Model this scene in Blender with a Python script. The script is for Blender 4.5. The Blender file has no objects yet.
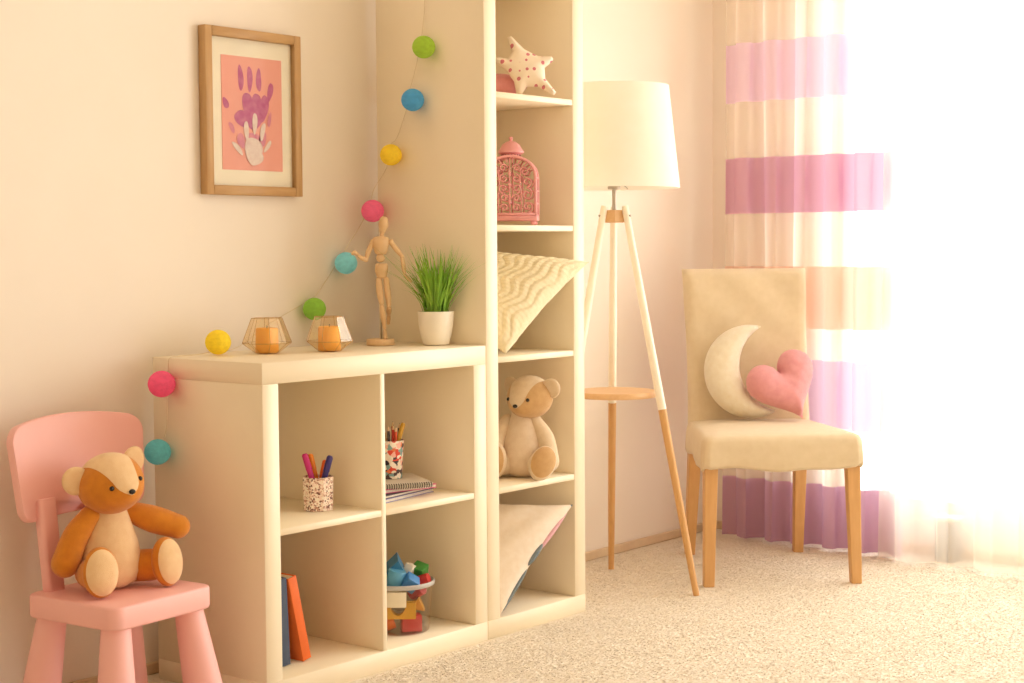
import bpy, bmesh, math, random
import numpy as np
from mathutils import Vector, Matrix, Euler
from mathutils.geometry import delaunay_2d_cdt
random.seed(7); rng = np.random.default_rng(7)
PI = math.pi; S = math.sin; CO = math.cos; R = math.radians
scene = bpy.context.scene
col = scene.collection

# ------------------------------------------------------------------ camera
CAM = Vector((-2.47884, -2.74952, 1.04703))
FW = Vector((0.77440193, 0.63005362, -0.05774156)); RT = Vector((0.63076845, -0.77593795, -0.00717354))
UP = RT.cross(FW)
cam = bpy.data.cameras.new('camera'); camo = bpy.data.objects.new('camera', cam); col.objects.link(camo)
cam.sensor_width = 36; cam.sensor_fit = 'HORIZONTAL'; cam.lens = 1615.64 / 1024 * 36
cam.clip_start = .05
m3 = Matrix((RT, UP, -FW)).transposed()
camo.matrix_world = Matrix.Translation(CAM) @ m3.to_4x4()
scene.camera = camo

# ------------------------------------------------------------------ light
world = bpy.data.worlds.new('sky'); scene.world = world; world.use_nodes = True
bg = world.node_tree.nodes['Background']
bg.inputs[0].default_value = (1, .978, .945, 1); bg.inputs[1].default_value = 4.2
try:
    scene.cycles.max_bounces = 12; scene.cycles.diffuse_bounces = 8; scene.cycles.transparent_max_bounces = 24
    scene.cycles.sample_clamp_indirect = 12
    scene.cycles.caustics_reflective = False; scene.cycles.caustics_refractive = False
except Exception: pass
WY0, WY1, WZ0, WZ1 = -4.7, -.03, .12, 2.42        # window opening in the window wall; unseen far end lengthened for more fill light
def portal(name, loc, rot, sx, sy):
    l = bpy.data.lights.new(name, 'AREA'); l.shape = 'RECTANGLE'; l.size = sx; l.size_y = sy
    l.cycles.is_portal = True
    o = bpy.data.objects.new(name, l); o.location = loc; o.rotation_euler = rot; col.objects.link(o)
portal('window_portal', (2.80, (WY0 + WY1) / 2, (WZ0 + WZ1) / 2), (0, R(90), 0), WZ1 - WZ0, WY1 - WY0)
vs = scene.view_settings
vs.view_transform = 'Standard'; vs.look = 'None'; vs.gamma = 1; vs.use_curve_mapping = False
vs.exposure = 0.58

# ------------------------------------------------------------------ helpers
def lin(c):
    if isinstance(c, str):
        c = [int(c[i:i + 2], 16) for i in (0, 2, 4)]
    c = [v / 255 for v in c]
    return tuple(v / 12.92 if v <= .04045 else ((v + .055) / 1.055) ** 2.4 for v in c)
def tag(o, label=None, cat=None, group=None, kind=None):
    if label: o['label'] = label
    if cat: o['category'] = cat
    if group: o['group'] = group
    if kind: o['kind'] = kind
    return o
def empty(name, loc=(0, 0, 0), rz=0, **k):
    o = bpy.data.objects.new(name, None); o.empty_display_size = .05
    o.location = loc; o.rotation_euler = (0, 0, rz); col.objects.link(o)
    return tag(o, **k)
def link_mesh(name, me, m, parent=None):
    if m is not None: me.materials.append(m)
    o = bpy.data.objects.new(name, me); col.objects.link(o)
    if parent is not None: o.parent = parent
    return o
class MB:
    def __init__(s): s.v = []; s.f = []; s.uv = None
    def add(s, vs_, fs):
        n = len(s.v); s.v += [tuple(p) for p in vs_]; s.f += [tuple(i + n for i in f) for f in fs]; return s
    def grid(s, rows, closed_u=False, closed_v=False):   # rows: list of lists of points
        n = len(rows); k = len(rows[0]); base = len(s.v)
        for r in rows: s.v += [tuple(p) for p in r]
        for i in range(n if closed_v else n - 1):
            for j in range(k if closed_u else k - 1):
                a = base + i * k + j; b = base + i * k + (j + 1) % k
                c = base + ((i + 1) % n) * k + (j + 1) % k; d = base + ((i + 1) % n) * k + j
                s.f.append((a, b, c, d))
        return s
    def box(s, lo, hi, bev=.0015, seg=1, M=None):
        bm = bmesh.new(); bmesh.ops.create_cube(bm, size=1)
        for v in bm.verts:
            v.co = Vector([lo[i] + (v.co[i] + .5) * (hi[i] - lo[i]) for i in range(3)])
        if bev: bmesh.ops.bevel(bm, geom=list(bm.edges), offset=bev, segments=seg, profile=.5, affect='EDGES')
        if M is not None: bm.transform(M)
        bm.verts.index_update()
        s.add([v.co[:] for v in bm.verts], [[v.index for v in f.verts] for f in bm.faces]); bm.free(); return s
    def lathe(s, prof, seg=32, M=None, cap0=True, cap1=True):
        rows = []
        for r, z in prof:
            row = [Vector((r * CO(2 * PI * k / seg), r * S(2 * PI * k / seg), z)) for k in range(seg)]
            rows.append([M @ p for p in row] if M is not None else row)
        b = len(s.v); s.grid(rows, closed_u=True)
        if cap0: s.f.append(tuple(b + k for k in reversed(range(seg))))
        if cap1:
            b2 = b + (len(prof) - 1) * seg; s.f.append(tuple(b2 + k for k in range(seg)))
        return s
    def ell(s, c, r, M=None, nu=28, nv=18, fn=None):
        rows = []
        for i in range(nv + 1):
            t = PI * i / nv; row = []
            for j in range(nu):
                a = 2 * PI * j / nu
                d = Vector((S(t) * CO(a), S(t) * S(a), -CO(t)))
                q = Vector((d.x * r[0], d.y * r[1], d.z * r[2]))
                if fn: q = fn(d, q)
                if M is not None: q = M @ q
                row.append(q + Vector(c))
            rows.append(row)
        return s.grid(rows, closed_u=True)
    def tube(s, pts, rad, seg=8, caps=True):
        pts = [Vector(p) for p in pts]; n = len(pts)
        if not hasattr(rad, '__len__'): rad = [rad] * n
        up = None; rows = []
        for i in range(n):
            t = (pts[min(i + 1, n - 1)] - pts[max(i - 1, 0)])
            if t.length < 1e-9: t = Vector((0, 0, 1))
            t.normalize()
            if up is None:
                up = Vector((0, 0, 1)) if abs(t.z) < .9 else Vector((1, 0, 0))
            a = t.cross(up)
            if a.length < 1e-6: a = t.orthogonal()
            a.normalize(); b = a.cross(t); b.normalize(); up = b
            rows.append([pts[i] + rad[i] * (CO(2 * PI * k / seg) * a + S(2 * PI * k / seg) * b) for k in range(seg)])
        b0 = len(s.v); s.grid(rows, closed_u=True)
        if caps:
            s.f.append(tuple(b0 + k for k in reversed(range(seg)))); b2 = b0 + (n - 1) * seg
            s.f.append(tuple(b2 + k for k in range(seg)))
        return s
    def limb(s, pts, rad, seg=18, n=24):
        P = []; Q = []
        k = len(pts) - 1
        for i in range(n + 1):
            t = i / n * k; j = min(int(t), k - 1); u = t - j
            p0 = Vector(pts[max(j - 1, 0)]); p1 = Vector(pts[j]); p2 = Vector(pts[j + 1]); p3 = Vector(pts[min(j + 2, k)])
            P.append(.5 * ((2 * p1) + (-p0 + p2) * u + (2 * p0 - 5 * p1 + 4 * p2 - p3) * u * u + (-p0 + 3 * p1 - 3 * p2 + p3) * u ** 3))
            r0, r1 = rad[j], rad[j + 1]; w = u * u * (3 - 2 * u); Q.append(r0 + (r1 - r0) * w)
        d0 = (P[0] - P[1]).normalized(); d1 = (P[-1] - P[-2]).normalized()
        A = [(P[0] + d0 * Q[0] * S(a), Q[0] * CO(a)) for a in (R(88), R(70), R(50), R(30), R(15))]
        B = [(P[-1] + d1 * Q[-1] * S(a), Q[-1] * CO(a)) for a in (R(15), R(30), R(50), R(70), R(88))]
        full = A + list(zip(P, Q)) + B
        return s.tube([q[0] for q in full], [q[1] for q in full], seg)
    def build(s, name, m, parent=None, smooth=True, angle=None):
        me = bpy.data.meshes.new(name); me.from_pydata([tuple(p) for p in s.v], [], s.f)
        bm = bmesh.new(); bm.from_mesh(me)
        bmesh.ops.recalc_face_normals(bm, faces=list(bm.faces)); bm.to_mesh(me); bm.free()
        if s.uv is not None and len(s.uv) == len(s.v):
            L = me.uv_layers.new(name='UVMap')
            for lp in me.loops: L.data[lp.index].uv = s.uv[lp.vertex_index]
        if smooth:
            me.shade_smooth()
            if angle: me.set_sharp_from_angle(angle=R(angle))
        return link_mesh(name, me, m, parent)
def sub(name, m, parent, fn, **k):
    b = MB(); fn(b); return b.build(name, m, parent, **k)
def aim(d):     # matrix turning +z to d
    return Vector((0, 0, 1)).rotation_difference(Vector(d).normalized()).to_matrix().to_4x4()
def T(x, y, z): return Matrix.Translation((x, y, z))

def mat(name, c, rough=.5, c2=None, nscale=20, nmix=.5, bump=0, bscale=200, stretch=None, coord='Object', metal=0, spec=.5,
        sheen=0, trans=0, subs=0, detail=3):
    m = bpy.data.materials.new(name); m.use_nodes = True; nt = m.node_tree; N = nt.nodes; L = nt.links
    p = N['Principled BSDF']; c = lin(c)
    p.inputs['Roughness'].default_value = rough; p.inputs['Metallic'].default_value = metal
    p.inputs['Specular IOR Level'].default_value = spec
    if sheen: p.inputs['Sheen Weight'].default_value = sheen
    if subs:
        p.inputs['Subsurface Weight'].default_value = subs; p.inputs['Subsurface Radius'].default_value = (.02, .01, .005)
    tc = N.new('ShaderNodeTexCoord'); mp = N.new('ShaderNodeMapping'); L.new(tc.outputs[coord], mp.inputs[0])
    if stretch: mp.inputs['Scale'].default_value = stretch
    c2 = lin(c2) if c2 else tuple(v * .93 for v in c)
    nz = N.new('ShaderNodeTexNoise'); nz.inputs['Scale'].default_value = nscale; nz.inputs['Detail'].default_value = detail
    L.new(mp.outputs[0], nz.inputs['Vector'])
    mr = N.new('ShaderNodeMapRange'); mr.inputs['From Min'].default_value = .5 - nmix * .5; mr.inputs['From Max'].default_value = .5 + nmix * .5
    L.new(nz.outputs['Fac'], mr.inputs['Value'])
    mx = N.new('ShaderNodeMix'); mx.data_type = 'RGBA'; mx.inputs['A'].default_value = (*c, 1); mx.inputs['B'].default_value = (*c2, 1)
    L.new(mr.outputs[0], mx.inputs['Factor']); L.new(mx.outputs['Result'], p.inputs['Base Color'])
    if bump:
        nb = N.new('ShaderNodeTexNoise'); nb.inputs['Scale'].default_value = bscale; nb.inputs['Detail'].default_value = 4
        L.new(mp.outputs[0], nb.inputs['Vector'])
        bp = N.new('ShaderNodeBump'); bp.inputs['Strength'].default_value = bump; bp.inputs['Distance'].default_value = .004
        L.new(nb.outputs['Fac'], bp.inputs['Height']); L.new(bp.outputs[0], p.inputs['Normal'])
    if trans:
        out = N['Material Output']; tr = N.new('ShaderNodeBsdfTranslucent'); L.new(mx.outputs['Result'], tr.inputs[0])
        ms = N.new('ShaderNodeMixShader'); ms.inputs[0].default_value = trans
        L.new(p.outputs[0], ms.inputs[1]); L.new(tr.outputs[0], ms.inputs[2]); L.new(ms.outputs[0], out.inputs[0])
    return m
def wood(name, c, c2, axis=2, rough=.45, scale=14):
    st = [1, 1, 1]; st[axis] = .12
    return mat(name, c, rough, c2, scale * 6, .55, .06, 260, stretch=st)
def glassy(name, tint, gloss=.12, rough=.03):     # thin tinted shell: coloured transparency plus a mirror coat
    m = bpy.data.materials.new(name); m.use_nodes = True; nt = m.node_tree; N = nt.nodes; L = nt.links
    N.remove(N['Principled BSDF']); out = N['Material Output']
    t = N.new('ShaderNodeBsdfTransparent'); t.inputs[0].default_value = (*tint, 1)
    g = N.new('ShaderNodeBsdfGlossy'); g.inputs[0].default_value = (1, .93, .82, 1); g.inputs['Roughness'].default_value = rough
    lw0 = N.new('ShaderNodeLayerWeight'); lw0.inputs[0].default_value = .5
    lw = N.new('ShaderNodeMath'); lw.operation = 'POWER'; lw.inputs[1].default_value = 4.; L.new(lw0.outputs['Facing'], lw.inputs[0])
    ma = N.new('ShaderNodeMath'); ma.operation = 'ADD'; ma.inputs[1].default_value = gloss; ma.use_clamp = True
    L.new(lw.outputs[0], ma.inputs[0])
    ms = N.new('ShaderNodeMixShader'); L.new(ma.outputs[0], ms.inputs[0]); L.new(t.outputs[0], ms.inputs[1]); L.new(g.outputs[0], ms.inputs[2])
    L.new(ms.outputs[0], out.inputs[0]); return m

M_WALL = mat('wall_paint', 'F1E8DD', .75, 'EEE5D9', 6, .6, .05, 300)
M_CEIL = mat('ceiling_paint', 'F8F0E2', .8)
M_BASE = mat('baseboard_paint', 'DCC6A8', .6, 'D4BC9C', 30)
M_SHELF = mat('white_laminate', 'F4E8D0', .38, 'F2E5CB', 8, .8, .02, 400)
M_PINKP = mat('pink_plastic', 'F5BCB8', .42, 'F3B8B4', 10, .8, .05, 600)
M_OAK = wood('light_oak', 'C8A272', 'B98F5E', 2)
M_OAKX = wood('light_oak_x', 'C8A272', 'B98F5E', 0)
M_BEECH = wood('beech', 'D8AA72', 'CC9C62', 2)
M_BEECHX = wood('beech_x', 'E0B88A', 'D6AB7A', 0)
M_MANN = wood('mannequin_wood', 'E4C297', 'DBB686', 2, .4)
M_WHITE = mat('white_paint', 'FBF4E4', .4)
M_BLACK = mat('black_plastic', '1E1612', .2)
M_CHROME = mat('brushed_metal', 'B9B0A4', .3, metal=1)

# ------------------------------------------------------------------ the room
WALLY = .445; WX = 2.625; CEIL = 2.62
def struct(name, m, boxes, parent=None, bev=0, label=None):
    b = MB()
    for lo, hi in boxes: b.box(lo, hi, bev)
    o = b.build(name, m, parent, smooth=False)
    if parent is None: o['kind'] = 'structure'
    if label: o['label'] = label
    return o
X0, Y0 = -5.2, -5.2
M_CARPET = mat('carpet_wool', 'F2E6D0', .95, 'EADCC2', 60, .7, .6, 500, sheen=.3)
struct('floor', M_CARPET, [((X0 - .15, Y0 - .15, -.1), (WX + .15, WALLY + .15, 0))], label='pale beige shag carpet floor')
struct('ceiling', M_CEIL, [((X0 - .15, Y0 - .15, CEIL), (WX + .15, WALLY + .15, CEIL + .1))], label='plain white ceiling of the room')
struct('wall_back', M_WALL, [((X0 - .15, WALLY, 0), (WX + .15, WALLY + .15, CEIL))], label='cream painted wall behind the shelves')
struct('wall_left', M_WALL, [((X0 - .15, Y0, 0), (X0, WALLY, CEIL))], label='cream painted wall beside the viewer')
struct('wall_front', M_WALL, [((X0, Y0 - .15, 0), (WX, Y0, CEIL))], label='cream painted wall behind the viewer')
struct('wall_right', M_WALL, [((WX, WY1, 0), (WX + .15, WALLY, CEIL)), ((WX, Y0, 0), (WX + .15, WY0, CEIL)),
                              ((WX, WY0, 0), (WX + .15, WY1, WZ0)), ((WX, WY0, WZ1), (WX + .15, WY1, CEIL))],
       label='cream painted window wall behind the curtains')
struct('baseboard_back', M_BASE, [((X0, WALLY - .012, 0), (WX, WALLY, .03))], bev=.003, label='low tan baseboard along the shelf wall')
struct('baseboard_right', M_BASE, [((WX - .012, Y0, 0), (WX, WALLY - .012, .03))], bev=.003, label='low tan baseboard under the window')
win = struct('window_1', M_WHITE, [((WX + .03, WY0, WZ0), (WX + .10, WY1, WZ0 + .06)), ((WX + .03, WY0, WZ1 - .06), (WX + .10, WY1, WZ1)),
                                   ((WX + .03, WY0, WZ0), (WX + .10, WY0 + .06, WZ1)), ((WX + .03, WY1 - .06, WZ0), (WX + .10, WY1, WZ1))],
             bev=.004, label='tall white framed window behind the curtains')
M_PANE = glassy('window_glass', (.98, .99, .99), .03)
ny = 4; wy = (WY1 - WY0 - .12) / ny
for k in range(1, ny):
    y = WY0 + .06 + k * wy
    struct('mullion', M_WHITE, [((WX + .03, y - .035, WZ0 + .06), (WX + .10, y + .035, WZ1 - .06))], win, .004)
for k in range(ny):
    y = WY0 + .06 + k * wy
    struct('pane', M_PANE, [((WX + .062, y, WZ0 + .05), (WX + .066, y + wy, WZ1 - .05))], win)

# carpet pile: real tufts
def carpet(name, x0, x1, y0, y1, per_m2, seed):
    g = np.random.default_rng(seed); n = int((x1 - x0) * (y1 - y0) * per_m2)
    x = g.uniform(x0, x1, n); y = g.uniform(y0, y1, n)
    keep = ~((x > -.01) & (x < 1.245) & (y > -.008)); x = x[keep]; y = y[keep]; n = len(x)
    h = g.uniform(.0006, .0020, n); r = g.uniform(.003, .006, n)
    a = g.uniform(0, 2 * PI, n); lean = g.uniform(.001, .006, n); la = g.uniform(0, 2 * PI, n)
    V = np.zeros((n, 4, 3), np.float32)
    for k in range(3):
        V[:, k, 0] = x + r * np.cos(a + 2 * PI * k / 3); V[:, k, 1] = y + r * np.sin(a + 2 * PI * k / 3); V[:, k, 2] = .0003
    V[:, 3, 0] = x + lean * np.cos(la); V[:, 3, 1] = y + lean * np.sin(la); V[:, 3, 2] = h
    base = (np.arange(n) * 4)[:, None]
    F = np.concatenate([base + np.array([[0, 1, 3]]), base + np.array([[1, 2, 3]]), base + np.array([[2, 0, 3]])], 1).reshape(-1, 3)
    me = bpy.data.meshes.new(name); me.vertices.add(n * 4); me.vertices.foreach_set('co', V.ravel())
    me.loops.add(F.size); me.loops.foreach_set('vertex_index', F.ravel().astype(np.int32))
    me.polygons.add(len(F)); me.polygons.foreach_set('loop_start', (np.arange(len(F)) * 3).astype(np.int32))
    me.polygons.foreach_set('loop_total', np.full(len(F), 3, np.int32)); me.update(calc_edges=True); me.shade_smooth()
    return link_mesh(name, me, mat('carpet_tufts', 'F3E7D4', .95, 'EBDDC6', 9, .5, sheen=.3, stretch=(1, 1, 1)))
tag(carpet('carpet_pile', -.9, 2.6, -2.3, .43, 34000, 3), 'short pale beige wool carpet pile covering the floor', 'carpet', kind='stuff')

# ------------------------------------------------------------------ curtains
def fabric_sheer(name, stripes, transp, trl, z0=0.):
    m = bpy.data.materials.new(name); m.use_nodes = True; nt = m.node_tree; N = nt.nodes; L = nt.links
    N.remove(N['Principled BSDF']); out = N['Material Output']
    tc = N.new('ShaderNodeTexCoord'); sp = N.new('ShaderNodeSeparateXYZ'); L.new(tc.outputs['Object'], sp.inputs[0])
    dv = N.new('ShaderNodeMath'); dv.operation = 'DIVIDE'; dv.inputs[1].default_value = 2.5; L.new(sp.outputs['Z'], dv.inputs[0])
    cr = N.new('ShaderNodeValToRGB'); cr.color_ramp.interpolation = 'CONSTANT'; e = cr.color_ramp.elements
    e[0].position = 0; e[0].color = (*lin(stripes[0][1]), stripes[0][2])
    for i, (z, c, al) in enumerate(stripes[1:]):
        k = e[1] if i == 0 and len(e) == 2 else e.new(z / 2.5)
        k.position = z / 2.5; k.color = (*lin(c), al)
    L.new(dv.outputs[0], cr.inputs[0])
    nz = N.new('ShaderNodeTexNoise'); nz.inputs['Scale'].default_value = 900; L.new(tc.outputs['Object'], nz.inputs['Vector'])
    di = N.new('ShaderNodeBsdfDiffuse'); tr = N.new('ShaderNodeBsdfTranslucent'); tp = N.new('ShaderNodeBsdfTransparent')
    L.new(cr.outputs[0], di.inputs[0]); L.new(cr.outputs[0], tr.inputs[0])
    m1 = N.new('ShaderNodeMixShader'); ar = N.new('ShaderNodeMapRange'); ar.inputs['From Min'].default_value = .5; ar.inputs['From Max'].default_value = 1
    ar.inputs['To Min'].default_value = trl; ar.inputs['To Max'].default_value = trl * .35; L.new(cr.outputs['Alpha'], ar.inputs['Value']); L.new(ar.outputs[0], m1.inputs[0])
    L.new(di.outputs[0], m1.inputs[1]); L.new(tr.outputs[0], m1.inputs[2])
    m2 = N.new('ShaderNodeMixShader'); L.new(cr.outputs['Alpha'], m2.inputs[0])
    L.new(tp.outputs[0], m2.inputs[1]); L.new(m1.outputs[0], m2.inputs[2]); L.new(m2.outputs[0], out.inputs[0])
    return m
def curtain(name, y0, y1, x, amp, npl, m, ztop=2.5, flare=0., seed=1, zb=.012):
    g = np.random.default_rng(seed); nu, nv = npl * 14, 46
    ph = np.cumsum(np.concatenate([[0], g.uniform(.6, 1.5, nu)])); ph = ph / ph[-1] * npl * 2 * PI
    am = amp * (0.55 + .45 * np.interp(np.linspace(0, 1, nu + 1), np.linspace(0, 1, npl * 2), g.uniform(.2, 1.2, npl * 2)))
    rows = []
    for i in range(nv + 1):
        t = i / nv; z = ztop + (zb - ztop) * t
        row = []
        for j in range(nu + 1):
            u = j / nu; y = y0 + (y1 - y0) * u
            y += flare * t * t * (2 * u - 1) * -1 if y1 < y0 else flare * t * t * (2 * u - 1)
            dx = am[j] * (.55 + .45 * t) * S(ph[j] + .5 * S(3 * t + u * 9)) + .006 * S(17 * u + 5 * t)
            dy = .35 * am[j] * S(2 * ph[j] + 1.2 * t)
            row.append((x + dx, y + dy, z))
        rows.append(row)
    b = MB(); b.grid(rows); return b.build(name, m)
CW = 'FBF3E6'
M_STR = fabric_sheer('striped_sheer', [(0, 'C9A3C0', .98), (.215, CW, .55), (.415, 'E8D0E8', .98), (.65, CW, .55), (.755, 'F5D3C2', .98), (.975, CW, .55),
                     (1.155, 'DBAEC8', .98), (1.355, CW, .55), (1.55, 'F3DAF0', .98), (1.75, CW, .55), (1.96, 'F5D3C2', .98), (2.16, CW, .55)], .3, .6)
M_SHEER = fabric_sheer('white_sheer', [(0, CW, .5), (2.4, CW, .55)], .5, .7)
tag(curtain('striped_curtain', .30, -.40, 2.475, .034, 6, M_STR, seed=4), 'sheer curtain with purple, lilac and peach bands hanging behind the padded chair', 'curtain', 'curtains at the window')
tag(curtain('sheer_curtain', -.345, -2.3, 2.405, .030, 14, M_SHEER, seed=9), 'plain white sheer curtain glowing at the right edge beside the striped one', 'curtain', 'curtains at the window')
rod = empty('curtain_rod', (2.45, -1.5, 2.515), label='white curtain rod above the window carrying both curtains', cat='curtain rod')
sub('pole', M_WHITE, rod, lambda b: b.tube([(0, -1.75, 0), (0, 1.85, 0)], .012, 12))
for yy in (-1.4, 1.6): sub('bracket', M_WHITE, rod, lambda b: b.box((.005, yy - .012, -.012), (WX - 2.45, yy + .012, .012), .002))
gb = empty('floor_block', (2.55, -.515, 0), label='small grey block standing on the floor behind the white sheer curtain', cat='block')
M_GREY = mat('grey_paint', '5E5854', .6)
sub('body', M_GREY, gb, lambda b: b.box((-.03, -.034, 0), (.03, .034, .135), .004))
sub('cap', mat('pale_cap', 'D9D2C8', .5), gb, lambda b: b.box((-.034, -.038, .135), (.034, .038, .15), .004))

# ------------------------------------------------------------------ cube shelves
TF, SI, CW_, DEP = .05, .016, .337, .3907
W1 = .79
def panel(parent, name, lo, hi): return sub(name, M_SHELF, parent, lambda b: b.box(lo, hi, .0012))
low = empty('cube_shelf_unit', (0, 0, 0), label='low cream shelf unit of four open cubes with candles and plant on top', cat='shelf')
panel(low, 'top_panel', (0, 0, W1 - TF), (W1, DEP, W1)); panel(low, 'bottom_panel', (0, 0, 0), (W1, DEP, TF))
panel(low, 'side_panel', (0, 0, TF), (TF, DEP, W1 - TF)); panel(low, 'side_panel', (W1 - TF, 0, TF), (W1, DEP, W1 - TF))
panel(low, 'divider', (TF + CW_, .001, TF), (TF + CW_ + SI, DEP, W1 - TF))
panel(low, 'shelf_board', (TF, .001, TF + CW_), (TF + CW_, DEP, TF + CW_ + SI))
panel(low, 'shelf_board', (TF + CW_ + SI, .001, TF + CW_), (W1 - TF, DEP, TF + CW_ + SI))
TA = W1 + .002; TW = 2 * TF + CW_; TH = 2 * TF + 5 * CW_ + 4 * SI
FLOORS = [TF + i * (CW_ + SI) for i in range(5)]
tall = empty('tall_shelf_unit', (TA, 0, 0), label='tall narrow cream shelf column of five stacked open cubes beside the floor lamp', cat='shelf')
panel(tall, 'top_panel', (0, 0, TH - TF), (TW, DEP, TH)); panel(tall, 'bottom_panel', (0, 0, 0), (TW, DEP, TF))
panel(tall, 'side_panel', (0, 0, TF), (TF, DEP, TH - TF)); panel(tall, 'side_panel', (TW - TF, 0, TF), (TW, DEP, TH - TF))
for i in range(1, 5): panel(tall, 'shelf_board', (TF, .001, FLOORS[i] - SI), (TF + CW_, DEP, FLOORS[i]))

# ------------------------------------------------------------------ pink child chair
pc = empty('child_chair', (-.290, .132, 0), R(5), label='pale pink plastic child chair with teddy bear seated on it', cat='chair')
def rrect(x0, x1, y0, y1, r, n=8):
    pts = []
    for cx, cy, a0 in ((x1 - r, y1 - r, 0), (x0 + r, y1 - r, 90), (x0 + r, y0 + r, 180), (x1 - r, y0 + r, 270)):
        for k in range(n + 1):
            a = R(a0 + 90 * k / n); pts.append((cx + r * CO(a), cy + r * S(a)))
    return pts
def slab(b, pts, z0, z1, e=.008, fn=None):   # outline extruded with soft top and bottom edges
    cx = sum(p[0] for p in pts) / len(pts); cy = sum(p[1] for p in pts) / len(pts)
    def ring(k, z): 
        out = []
        for (x, y) in pts:
            d = math.hypot(x - cx, y - cy); f = (d - k) / d
            q = (cx + (x - cx) * f, cy + (y - cy) * f, z); out.append(fn(q) if fn else q)
        return out
    rows = [ring(e, z0), ring(e * .3, z0 + e * .3), ring(0, z0 + e), ring(0, z1 - e), ring(e * .3, z1 - e * .3), ring(e, z1)]
    s0 = len(b.v); b.grid(rows, closed_u=True); n = len(pts)
    b.f.append(tuple(s0 + k for k in reversed(range(n)))); b.f.append(tuple(s0 + 5 * n + k for k in range(n)))
sub('seat', M_PINKP, pc, lambda b: slab(b, rrect(-.147, .147, -.127, .160, .030), .252, .302, .006), angle=50)
for sx in (-1, 1):
    for sy in (-1, 1):
        def leg(b, sx=sx, sy=sy):
            n = 12; top = Vector((sx * .105, .0165 + sy * .100, .258)); bot = Vector((sx * .135, .0165 + sy * .130, 0))
            b.tube([top.lerp(bot, k / n) for k in range(n + 1)], [.031 + .017 * k / n for k in range(n + 1)], 24)
        sub('leg', M_PINKP, pc, leg, angle=50)
for sx in (-1, 1):
    def post(b, sx=sx):
        A = Matrix.Translation((sx * .070 - .012, .137, .295)) @ Matrix.Rotation(R(-7), 4, 'X')
        slab(b, rrect(-.024, .024, -.014, .014, .01), 0, .21, .003, fn=lambda q: A @ Vector(q))
    sub('back_post', M_PINKP, pc, post, angle=50)
def backrest(b):
    A = Matrix.Translation((.030, .174, .460)) @ Matrix.Rotation(R(-7), 4, 'X') @ Matrix.Rotation(R(90), 4, 'X')
    pts = rrect(-.174, .174, 0, .212, .035, 8)
    def fn(q):
        x, y, z = q
        x *= 1 + .10 * y / .212
        y += -.006 * (x / .18) ** 2 * 2 + (.012 * (1 - (x / .19) ** 2) if y > .1 else 0)
        z -= .03 * (1 - (x / .19) ** 2) - .015
        return A @ Vector((x, y, z))
    # dense outline so that the curve bends
    P = []
    for i in range(len(pts)):
        a, c = pts[i], pts[(i + 1) % len(pts)]; L_ = math.dist(a, c); k = max(1, int(L_ / .02))
        P += [(a[0] + (c[0] - a[0]) * j / k, a[1] + (c[1] - a[1]) * j / k) for j in range(k)]
    slab(b, P, -.013, .013, .005, fn)
sub('backrest', M_PINKP, pc, backrest, angle=50)

# ------------------------------------------------------------------ picture frame with handprints
FX0, FX1, FZ0, FZ1 = .204, .533, 1.188, 1.612
pf = empty('picture_frame', ((FX0 + FX1) / 2, WALLY, FZ0), label='oak picture frame with pink handprint art hanging on the wall', cat='picture')
fw2 = (FX1 - FX0) / 2; fh = FZ1 - FZ0; fwid = .024
M_MAT = mat('mat_board', 'F7EEDC', .8); M_PAPER = mat('pink_paper', 'F0ABA0', .8, 'EDA598', 30)
M_PRINT = mat('plum_print', 'B24C82', .7, 'CC78A0', 60, .5); M_PRINTW = mat('white_print', 'E8D8D2', .7, 'DCC4C0', 70, .35); M_PRINTM = mat('mauve_print', 'CF7F9E', .7, 'E094A0', 70, .4)
for s in (-1, 1):
    sub('frame_rail', M_OAK, pf, lambda b: b.box((s * fw2 - (fwid if s > 0 else 0), -.028, 0), (s * fw2 + (fwid if s < 0 else 0), -.001, fh), .0015))
for zz in (0, fh - fwid):
    sub('frame_rail', M_OAKX, pf, lambda b: b.box((-fw2 + fwid, -.028, zz), (fw2 - fwid, -.001, zz + fwid), .0015))
sub('mat_board', M_MAT, pf, lambda b: b.box((-fw2 + fwid, -.012, fwid), (fw2 - fwid, -.003, fh - fwid), 0), smooth=False)
PX0, PX1, PZ0, PZ1 = .268 - .3685, .474 - .3685, 1.253 - FZ0, 1.544 - FZ0
art = sub('pink_paper', M_PAPER, pf, lambda b: b.box((PX0, -.0135, PZ0), (PX1, -.011, PZ1), 0), smooth=False)
def pp(u, v): return (PX0 + (PX1 - PX0) * u, PZ1 - (PZ1 - PZ0) * v)
def blob(b, c, ru, rv, ang=0, yy=-.0142, n=20, wob=.08):
    x, z = pp(*c); a0 = R(ang); ph = random.uniform(0, 6)
    vs_ = []
    for k in range(n):
        a = 2 * PI * k / n; rr = 1 + wob * S(3 * a + ph)
        px, pz = ru * CO(a) * rr, rv * S(a) * rr
        vs_.append((x + px * CO(a0) - pz * S(a0), yy, z + px * S(a0) + pz * CO(a0)))
    b.add(vs_, [tuple(range(n))])
def hand_a(b):
    for c, rv, an in (((.31, .19), .033, 4), ((.46, .19), .033, 0), ((.61, .195), .030, 0), ((.80, .29), .025, -14)): blob(b, c, .0095, rv, an)
    blob(b, (.06, .42), .009, .015, 28)
    for c, ru, rv, an in (((.42, .43), .018, .036, 6), ((.56, .45), .018, .042, -4), ((.69, .44), .015, .036, -12), ((.33, .55), .028, .02, -30), ((.52, .53), .03, .03, 0)): blob(b, c, ru, rv, an, -.0142 - random.uniform(.0001, .0004))
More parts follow.
